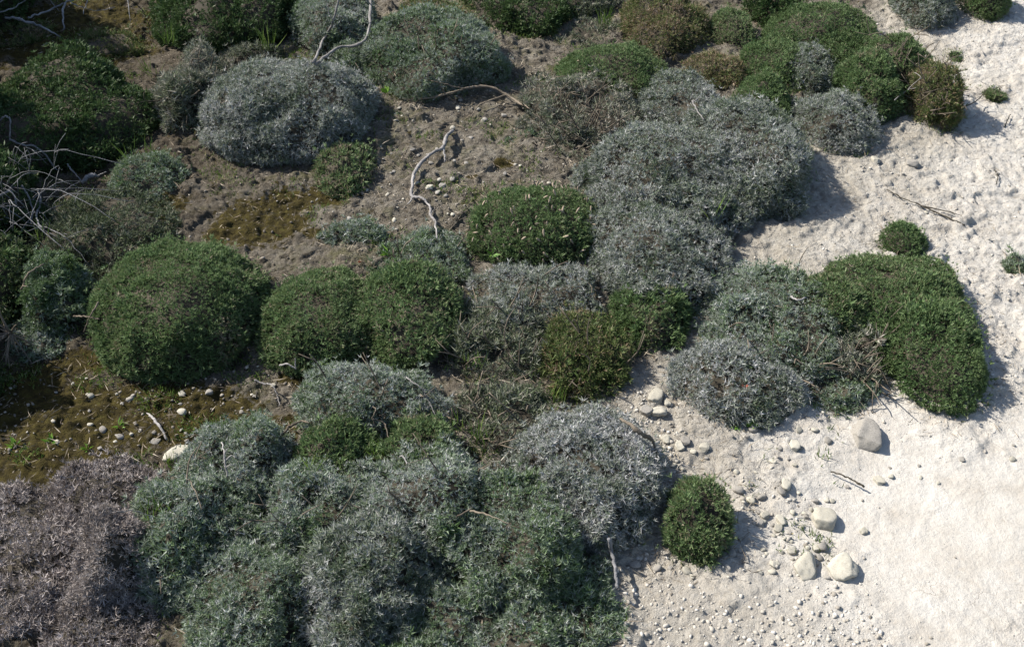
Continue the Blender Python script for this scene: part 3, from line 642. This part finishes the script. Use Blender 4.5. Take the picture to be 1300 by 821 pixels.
# ---------------------------------------------------------------- dead wood
THIN = {'pale': .68, 'grey': .75, 'twig': .85, 'wood': .9}
def branch(paths, label, mat, name='dead_branch', cat='branch', k=7, wob=.0015, group=None):
    """paths: list of (list of (px, py, lift), (r0, r1) or radii)"""
    rng = rng_for(label); tb = Tubes(); first = None
    for pts, rad in paths:
        W = np.array([at(p[0], p[1], p[2]) for p in pts])
        if first is None: first = W[0]
        pp, rr = spline(W, rad, 6, wob, rng); tb.add(pp, rr*THIN.get(mat, 1)*(1+.22*noise(pp*38+7, 5)), k=k)
    return tag(tb.build(name, M[mat], origin=first), label, cat, group)
branch([([(576,178,.02),(568,194,.05),(564,207,.05),(549,214,.05),(535,222,.045),(527,236,.04),(524,251,.03),(524,262,.025),(536,267,.03),(546,275,.03),(547,287,.03),(553,296,.035),(555,309,.03)],
         [.011,.0135,.014,.014,.014,.013,.0125,.013,.0115,.010,.009,.0085,.006]),
        ([(564,207,.05),(565,213,.035),(565,219,.015)], (.010,.006)), ([(526,262,.025),(518,269,.012)], (.008,.004)), ([(535,222,.045),(541,219,.06)], (.005,.002)), ([(547,287,.03),(552,284,.05)], (.004,.002))],
       'bleached grey curved branch lying on the bare earth', 'pale', k=9, wob=.002)
branch([([(520,137,.03),(545,137.5,.05),(565,137,.06),(598,134,.07),(622,136,.07),(642,140,.06),(658,140,.05),(673,144,.03)], [.004,.006,.007,.008,.008,.009,.008,.004]),
        ([(645,140,.06),(625,145,.04),(608,150,.03),(598,158,.01)], (.006,.004)), ([(598,134,.07),(588,129,.08),(572,126,.09),(548,120,.09)], (.005,.0025)), ([(565,137,.06),(560,127,.10),(545,118,.13)], (.004,.002))],
       'thin brown forked branch lying in front of the grey-green dome', 'twig', k=7)
branch([([(400,92,.06),(412,78,.12),(426,64,.18),(434,48,.25),(438,36,.30),(450,20,.35),(458,4,.40),(462,-12,.42)], [.012,.011,.010,.009,.008,.007,.006,.004]),
        ([(402,92,.05),(430,81,.10),(466,78,.14),(474,56,.25),(479,33,.32),(492,14,.40),(507,-2,.45)], [.014,.014,.013,.011,.009,.008,.005]),
        ([(479,33,.32),(468,24,.36),(458,22,.38)], (.007,.003)), ([(438,36,.30),(452,30,.34),(470,8,.4),(480,-4,.4)], (.006,.003)),
        ([(474,56,.25),(466,45,.3),(460,24,.36)], (.006,.003)), ([(484,22,.35),(500,20,.38),(512,10,.40)], (.005,.002)), ([(426,64,.18),(420,52,.22),(418,40,.25)], (.004,.002)), ([(438,36,.3),(426,28,.33),(420,14,.34)],(.005,.002))],
       'bleached forked dead branch leaning at the top left of the middle', 'pale', k=8, wob=.003)
branch([([(8,31,.04),(24,38,.08),(36,44,.09),(58,50,.08),(80,58,.03)], [.010,.013,.012,.010,.005]), ([(40,40,.09),(60,39,.12),(80,37,.13),(98,30,.14),(116,21,.15)], [.009,.009,.008,.006,.003]), ([(-10,31,.06),(20,28,.09),(45,23,.10),(68,18,.10)], (.008,.003))],
       'grey dead branch with a fork lying at the upper left corner', 'grey', k=7, wob=.003)
branch([([(84,50,.05),(86,40,.10),(93,32,.14),(117,22,.19),(130,14,.22),(143,6,.25),(152,-4,.25)], [.006,.008,.009,.009,.008,.007,.004]), ([(117,22,.19),(118,34,.16),(110,40,.12)], (.005,.003)), ([(100,30,.15),(80,28,.18),(62,4,.2)], (.005,.002)), ([(104,12,.2),(118,5,.22),(132,1,.22)], (.005,.003)), ([(93,32,.14),(108,36,.13),(128,34,.10),(150,26,.08)],(.004,.002))],
       'forked grey dead branch propped up near the upper left corner', 'grey', k=7, wob=.003)
branch([([(60,-8,.12),(64,10,.10),(70,24,.08),(80,32,.06)], (.006,.002)), ([(0,14,.05),(24,8,.10),(50,12,.12),(80,2,.12)], (.006,.003)), ([(150,0,.1),(165,18,.12),(168,40,.06)], (.005,.002))],
       'thin dark twigs standing behind the grey dead branches at the corner', 'grey')
branch([([(187,527,.015),(194,535,.02),(203,547,.02),(213,560,.01)], [.004,.009,.010,.007])], 'thick short dead stick on the moss left of the flat slab', 'pale', name='stick', cat='stick')
branch([([(324,491,.02),(336,494,.03),(348,500,.03),(353,508,.02),(355,517,.01)], (.006,.003))], 'thin curved pale twig on the moss between the two green domes', 'pale', name='twig', cat='twig')
branch([([(357,475,.05),(366,475,.06),(378,477,.04)], (.006,.004)), ([(376,476,.04),(377,468,.06)], (.004,.003))], 'short pale twig under the smooth green dome', 'pale', name='twig', cat='twig')
branch([([(787,536,.02),(800,546,.03),(813,557,.03),(826,564,.03),(832,574,.02),(836,588,.01)], [.006,.010,.012,.009,.006,.004])], 'bent brown stick on the gravel behind the big pale silver dome', 'twig', name='stick', cat='stick')
branch([([(772,702,.08),(776,716,.06),(781,732,.03),(784,748,.01)], (.010,.008))], 'grey stick standing in shadow right of the front shrubs', 'grey', name='stick', cat='stick')
branch([([(1124,245,.01),(1145,257,.02),(1168,267,.02),(1200,280,.015),(1224,289,.01)], (.003,.004)), ([(1168,267,.02),(1190,272,.02),(1219,281,.01)], (.004,.002))], 'long thin forked twig on the open pale ground at right', 'wood', name='twig', cat='twig')
branch([([(1262,218,.01),(1265,228,.015),(1263,240,.01)], (.004,.003))], 'short dark twig near the right edge, below the upright one', 'wood', name='twig', cat='twig')
branch([([(1275,163,.005),(1278,156,.02),(1282,149,.015)], (.004,.003))], 'little dark twig near the right edge below the flat tuft', 'wood', name='twig', cat='twig')
branch([([(1054,600,.008),(1070,607,.015),(1084,613,.015),(1097,620,.008)], (.003,.004))], 'thin brown twig on stony ground left of the square-faced stone', 'wood', name='twig', cat='twig')
branch([([(1135,131,.02),(1150,122,.04),(1168,106,.04)], (.004,.003)), ([(1150,122,.04),(1162,118,.03)], (.003,.002)), ([(1168,106,.04),(1158,102,.05)], (.003,.002))], 'pale dry twig lying on the brownish end of the upper right mound', 'pale', name='twig', cat='twig')
branch([([(881,128,.0),(879,138,.04),(884,150,.05),(893,158,.03)], (.007,.004)), ([(879,138,.04),(890,130,.05)], (.005,.002)), ([(884,148,.05),(876,154,.05)], (.004,.002))], 'pale gnarled twig poking from the silver shrub, upper middle', 'pale', name='twig', cat='twig')
branch([([(283,565,.02),(286,580,.04),(287,594,.03),(289,606,.0)], (.004,.006)), ([(287,592,.03),(296,590,.05),(303,593,.05)], (.004,.002)), ([(287,597,.02),(294,600,.04),(301,598,.04)], (.004,.002)), ([(286,584,.04),(293,580,.05)], (.003,.002)), ([(288,603,.0),(281,598,.03)], (.003,.002))],
       'white forked dead twig on the grey-green shrub near the slab', 'pale', name='twig', cat='twig')
branch([([(355,557,.01),(368,549,.03),(383,541,.03),(392,537,.0)], [.002,.006,.006,.003])], 'tan broken stick lying on the broad grey-green front shrub', 'twig', name='stick', cat='stick')
branch([([(554,680,.02),(575,668,.04),(598,655,.04)], (.003,.004))], 'straight straw-coloured stalk lying on the front shrubs', 'straw' if False else 'twig', name='stalk', cat='stalk')
branch([([(598,657,.04),(622,664,.04),(649,673,.03)], (.004,.002))], 'tan dry stalk crossing the front shrub right of the straight one', 'twig', name='stalk', cat='stalk')
branch([([(508,580,.0),(512,586,.03),(518,594,.02)], (.005,.004))], 'short white stick on the low green cushion in front', 'pale', name='stick', cat='stick')
branch([([(516,483,.02),(524,494,.04),(536,505,.05),(546,520,.04),(552,530,.02)], (.004,.002)), ([(536,505,.05),(548,508,.05),(560,518,.03)], (.003,.002)), ([(540,512,.05),(556,524,.04),(562,530,.02)], (.003,.0015))], 'pale forked dry twig lying on the broad grey-green dome', 'pale', name='twig', cat='twig')
branch([([(474,518,.01),(478,530,.04),(474,543,.05),(482,556,.04)], (.003,.002)), ([(474,543,.05),(488,548,.05),(494,562,.03)], (.004,.002))], 'thin brown twig standing between the two low green cushions', 'twig', name='twig', cat='twig')
branch([([(86,212,.02),(92,224,.05),(100,233,.05),(107,239,.03)], (.006,.004)), ([(105,238,.02),(112,234,.04),(120,231,.04),(128,230,.02)], [.008,.018,.018,.006]), ([(126,230,.03),(137,226,.04)], (.004,.002))], 'split grey chunk of wood with a stick on the shaded moss', 'grey', name='stick', cat='stick')
branch([([(1004,381,.02),(1012,388,.03),(1022,384,.03)], (.007,.004))], 'short pale stub of wood on the left bright cushion of the wide mound', 'pale', name='stick', cat='stick')
branch([([(240,608,.0),(250,632,.03),(258,652,.02)], (.003,.002))], 'long thin dry stalk on the lobed grey-green front shrub', 'twig', name='stalk', cat='stalk')
branch([([(150,655,.02),(175,658,.04),(196,662,.02)], (.003,.002))], 'thin pale stalk lying across the purple-brown dead shrub', 'pale', name='stalk', cat='stalk')
branch([([(128,392,.04),(118,412,.05),(108,428,.03)], (.005,.003)), ([(95,412,.05),(112,411,.04),(128,410,.02)], (.005,.003))], 'crossed dry sticks between the left shrubs and the biggest green dome', 'twig', name='stick', cat='stick')
branch([([(28,372,.02),(40,358,.05),(58,342,.03)], (.006,.003)), ([(30,370,.03),(38,372,.04)], (.004,.002))], 'brown dry twig on the bluish green shrub at the left edge', 'twig', name='twig', cat='twig')
# leafless tangle at the left edge and the spiky dead tuft below it
def tangle():
    rng = rng_for('tangle'); tb = Tubes(); base = ground_pt(12, 285); 
    for i in range(52):
        p0 = base + np.array([rng.normal()*.14, rng.normal()*.12, 0]); d = unit(np.array([rng.normal()*.8, rng.normal()*.6-.1, 1.0])); l = rng.uniform(.3, .62)
        bend = np.array([rng.normal()*.22, rng.normal()*.16-.05, -.10]); r = rng.uniform(.0015, .0032)
        P = [p0, p0+d*l*.4, p0+d*l*.75+bend*.5, p0+d*l*.9+bend*1.3+np.array([0,0,-.05])]
        tb.add(*spline(P, [r*1.3, r*.5], 5, .003, rng), k=5)
        for _ in range(2):
            q = P[2]+rng.normal(size=3)*.01; e = unit(rng.normal(size=3)+d*.5); tb.add([q, q+e*.05+np.array([0,0,.008]), q+e*.11], [r*.7, r*.6, r*.4], 4)
    for pts in ([(0,158,.02),(10,158,.05),(16,166,.05),(13,180,.02)], [(13,180,.02),(30,190,.03),(50,194,.03),(73,216,.0)], [(28,240,.02),(40,262,.05),(45,280,.05),(40,290,.03)], [(50,245,.02),(54,262,.04),(48,284,.03),(56,292,.0)], [(0,255,.03),(18,254,.05),(24,270,.03)]):
        tb.add(*spline([at(*p) for p in pts], (.006, .004), 5, .002, rng), k=6)
    tag(tb.build('dead_shrub', M['grey'], origin=base), 'tangle of thin bare dead stems at the left edge', 'shrub')
tangle()
def spikes():
    rng = rng_for('spikes'); tb = Tubes(); c = at(16, 432, .04)
    for i in range(26):
        d = unit(rng.normal(size=3)+np.array([.1, -.5, .35])); l = rng.uniform(.07, .2)
        tb.add(*spline([c, c+d*l*.5+rng.normal(size=3)*.008, c+d*l+np.array([0, 0, -.02])], [.006, .0018], 3), k=5)
    tag(tb.build('dead_tuft', M['twig'], origin=c), 'spiky star of bare dead twigs at the left edge beside the small grey shrub', 'dead tuft')
spikes()
# litter of dry straw and fine twigs on the ground
def litter():
    rng = rng_for('litter'); P = []
    for n, box in ((4600, (430, 740, 60, 500)), (2200, (0, 430, 230, 600)), (800, (780, 960, 430, 740)), (500, (1000, 1300, 130, 560)), (900, (560, 760, 380, 600)), (600, (620, 800, 0, 180)),(500,(0,240,0,120))):
        for a, b in zip(rng.uniform(box[0], box[1], n), rng.uniform(box[2], box[3], n)):
            q = ground_pt(a, b)
            if not in_shrub(q[0], q[1], .85): P.append(q)
    for (c, a, b, cc) in SHRUBS[:len(TABLE)]:
        k = int(240*(a+b)); t = rng.uniform(0, 6.28, k); r = .86+.30*rng.uniform(size=k)**1.7
        P += list(np.stack([c[0]+a*r*np.cos(t), c[1]+b*r*np.sin(t), 0*t], 1))
    P = np.array(P); n = len(P); P[:,2] = height(P[:,0], P[:,1])+.003
    th = rng.uniform(0, 6.28, n); D = unit(np.stack([np.cos(th), np.sin(th), np.abs(rng.normal(size=n))*.22], 1))
    L_ = .012+.075*rng.uniform(size=n)**2.2
    V = blades(P, D, L_, np.full(n, .0035), rng, .15)
    tag(quads('dry_litter', V, M['straw'], np.clip(rng.normal(.45, .25, n), 0, 1)), 'dry straw and twig litter strewn between the shrubs', 'litter', kind='stuff')
litter()
def grass():
    rng = rng_for('grass'); P = []
    for n, box in ((2600, (0, 430, 440, 600)), (5000, (0, 420, 0, 110)), (3000, (430, 730, 60, 320)), (900, (560, 760, 440, 600)), (700, (600, 800, 0, 110)), (900, (60, 420, 190, 300)), (350, (800, 1070, 500, 720))):
        for a, b in zip(rng.uniform(box[0], box[1], n), rng.uniform(box[2], box[3], n)):
            q = ground_pt(a, b)
            if noise2(np.array([q[0]]), np.array([q[1]]), .16, 55)[0] > .18 and not in_shrub(q[0], q[1], .9):
                for _ in range(4): P.append(q+np.array([rng.normal()*.012, rng.normal()*.012, 0]))
    for (c, a, b, cc) in SHRUBS[:len(TABLE)]:
        k = int(170*(a+b)); t = rng.uniform(0, 6.28, k); r = .90+.14*rng.uniform(size=k)**1.7
        q = np.stack([c[0]+a*r*np.cos(t), c[1]+b*r*np.sin(t), 0*t], 1); q = q[noise2(q[:,0], q[:,1], .13, 56) > .1]
        for p in q:
            for _ in range(3): P.append(p+np.array([rng.normal()*.010, rng.normal()*.010, 0]))
    P = np.array(P); n = len(P); P[:,2] = height(P[:,0], P[:,1])-.002
    D = unit(np.stack([rng.normal(size=n)*.6, rng.normal(size=n)*.6, np.ones(n)], 1)); L_ = rng.uniform(.012, .038, n)
    tag(quads('grass', blades(P, D, L_, np.full(n, .004), rng, .25), M['grass'], np.clip(rng.normal(.4, .25, n), 0, 1)), 'short sparse grass sprouting on the bare earth and moss', 'grass', kind='stuff')
grass()
def tuft(px, py, n, l, label, mat='grass', w=.005, lean=.35, name='grass_tuft', cat='grass tuft', spread=.02, t=.3):
    rng = rng_for(label); c = at(px, py); P = c + np.stack([rng.normal(size=n)*spread, rng.normal(size=n)*spread, np.zeros(n)-.01], 1)
    D = unit(np.stack([rng.normal(size=n)*lean, rng.normal(size=n)*lean, np.ones(n)], 1)); L_ = l*rng.uniform(.5, 1.1, n)
    # two-piece blades that droop
    V1 = blades(P, D, L_, np.full(n, w), rng, .1)
    tag(quads(name, V1, M[mat], np.clip(rng.normal(t, .2, n), 0, 1), origin=c), label, cat)
for a in [(163,200,9,.16,'few tall green grass blades left of the small round grassy shrub'),(192,195,7,.14,'tall green grass blades behind the small round grassy shrub'),
          (215,55,16,.22,'tall green grass blades in front of the dark evergreen at the top'),(340,62,22,.20,'grass tuft at the right foot of the dark evergreen at the top'),
          (190,98,14,.18,'grass blades growing on the right top of the large dark shrub'),(610,560,18,.14,'yellow-green grass blades among the dry twigs in front'),
          (585,545,14,.12,'grass blades at the right of the broad grey-green dome'),(395,595,10,.14,'grass blades in the dark gap of the front shrubs'),
          (478,580,14,.12,'green grass blades between the two low green cushions'),(912,275,8,.16,'tall single grass blades at the foot of the large silver mound'),
          (55,305,8,.16,'grass blades beside the blue-green shrub at left'),(705,510,16,.10,'yellow-green grass at the foot of the olive shrub'),
          (600,465,14,.10,'grass blades among dry twigs between grey shrubs'),(1045,580,16,.05,'little grass tuft on a clod left of the grey boulder'),
          (1030,676,16,.05,'grass tuft at the foot of the large oval stone'),(770,30,26,.18,'dry grass tuft by the top edge left of the rusty shrub'),(200,650,18,.10,'yellow-green grass between the dead shrub and the grey-green mass'),(215,590,26,.07,'grass patch by the lower side of the flat slab')]:
    tuft(*a)
def weed(px, py, n, l, label, w=.018, mat='weed', lean=.9, lift=0.0, cat='weed', name='weed'):
    rng = rng_for(label); c = at(px, py, lift); th = rng.uniform(0, 6.28, n)
    D = unit(np.stack([np.cos(th)*lean, np.sin(th)*lean, rng.uniform(.2, .8, n)], 1))
    tag(quads(name, blades(c[None]+D*.004, D, l*rng.uniform(.6, 1.1, n), w*rng.uniform(.7, 1.1, n), rng, .2), M[mat], rng.uniform(0, 1, n), origin=c), label, cat)
for a in [(493,118,5,.05,'broad yellow-green leaves in front of the grey-green dome',.045),(484,38,4,.05,'yellow-green leaf cluster beside the bleached forked branch',.04),
          (955,541,12,.03,'bright green little weed under the lilac grey cushion'),(65,562,12,.05,'bright green weed on the moss near the left edge',.012),
          (625,324,6,.05,'two bright green blades at the foot of the flowering dome',.012),(494,322,5,.05,'bright green sprout behind the silvery low shrub',.014),
          (20,566,8,.05,'green sprout on the moss at the left edge'),(112,572,10,.035,'small feathery weed on the moss above the dead shrub',.010),
          (932,545,8,.02,'small yellowish weed at the left of the bright green one',.012),(150,540,10,.04,'small grey-green weed in the middle of the moss',.010)]:
    weed(*a)
weed(455,347,3,.03,'small rust red dead leaf behind the green domes',.022,'red',.9,.02,'leaf','dead_leaf')
weed(945,493,3,.02,'tiny red dead leaf on the lilac grey cushion',.018,'red',.9,.01,'leaf','dead_leaf')

# ---------------------------------------------------------------- camera, light, world
cd = bpy.data.cameras.new('camera'); cam = bpy.data.objects.new('camera', cd); COL.objects.link(cam)
cam.location = CAM; cam.rotation_euler = (math.pi/2-PITCH, 0, 0); cd.sensor_width = 36; cd.sensor_fit = 'HORIZONTAL'
cd.lens = 18/TH; cd.shift_y = -45/1300; cd.clip_end = 500; scene.camera = cam
sd_ = SUN_DIR/np.linalg.norm(SUN_DIR); el = R(SUN_EL)
ldir = np.array([sd_[0]*math.cos(el), sd_[1]*math.cos(el), -math.sin(el)])      # the way the light travels
from mathutils import Vector
ld = bpy.data.lights.new('sun', 'SUN'); lo = bpy.data.objects.new('sun', ld); COL.objects.link(lo)
ld.energy = 4.8; ld.angle = R(.53); ld.color = (1, .955, .88)
lo.rotation_euler = Vector(ldir).to_track_quat('-Z', 'Y').to_euler(); lo.location = (-6, 3, 8)
w = bpy.data.worlds.new('World'); scene.world = w; w.use_nodes = True; nt = w.node_tree; nt.nodes.clear()
sky = nt.nodes.new('ShaderNodeTexSky'); sky.sky_type = 'NISHITA'; sky.sun_disc = False; sky.sun_elevation = el
sky.sun_rotation = math.atan2(-sd_[0], -sd_[1])
bg = nt.nodes.new('ShaderNodeBackground'); bg.inputs[1].default_value = .10; out = nt.nodes.new('ShaderNodeOutputWorld')
nt.links.new(sky.outputs[0], bg.inputs[0]); nt.links.new(bg.outputs[0], out.inputs[0])
vs = scene.view_settings; vs.view_transform = 'Standard'; vs.look = 'None'; vs.exposure = 1.05; vs.gamma = 1; vs.use_curve_mapping = False
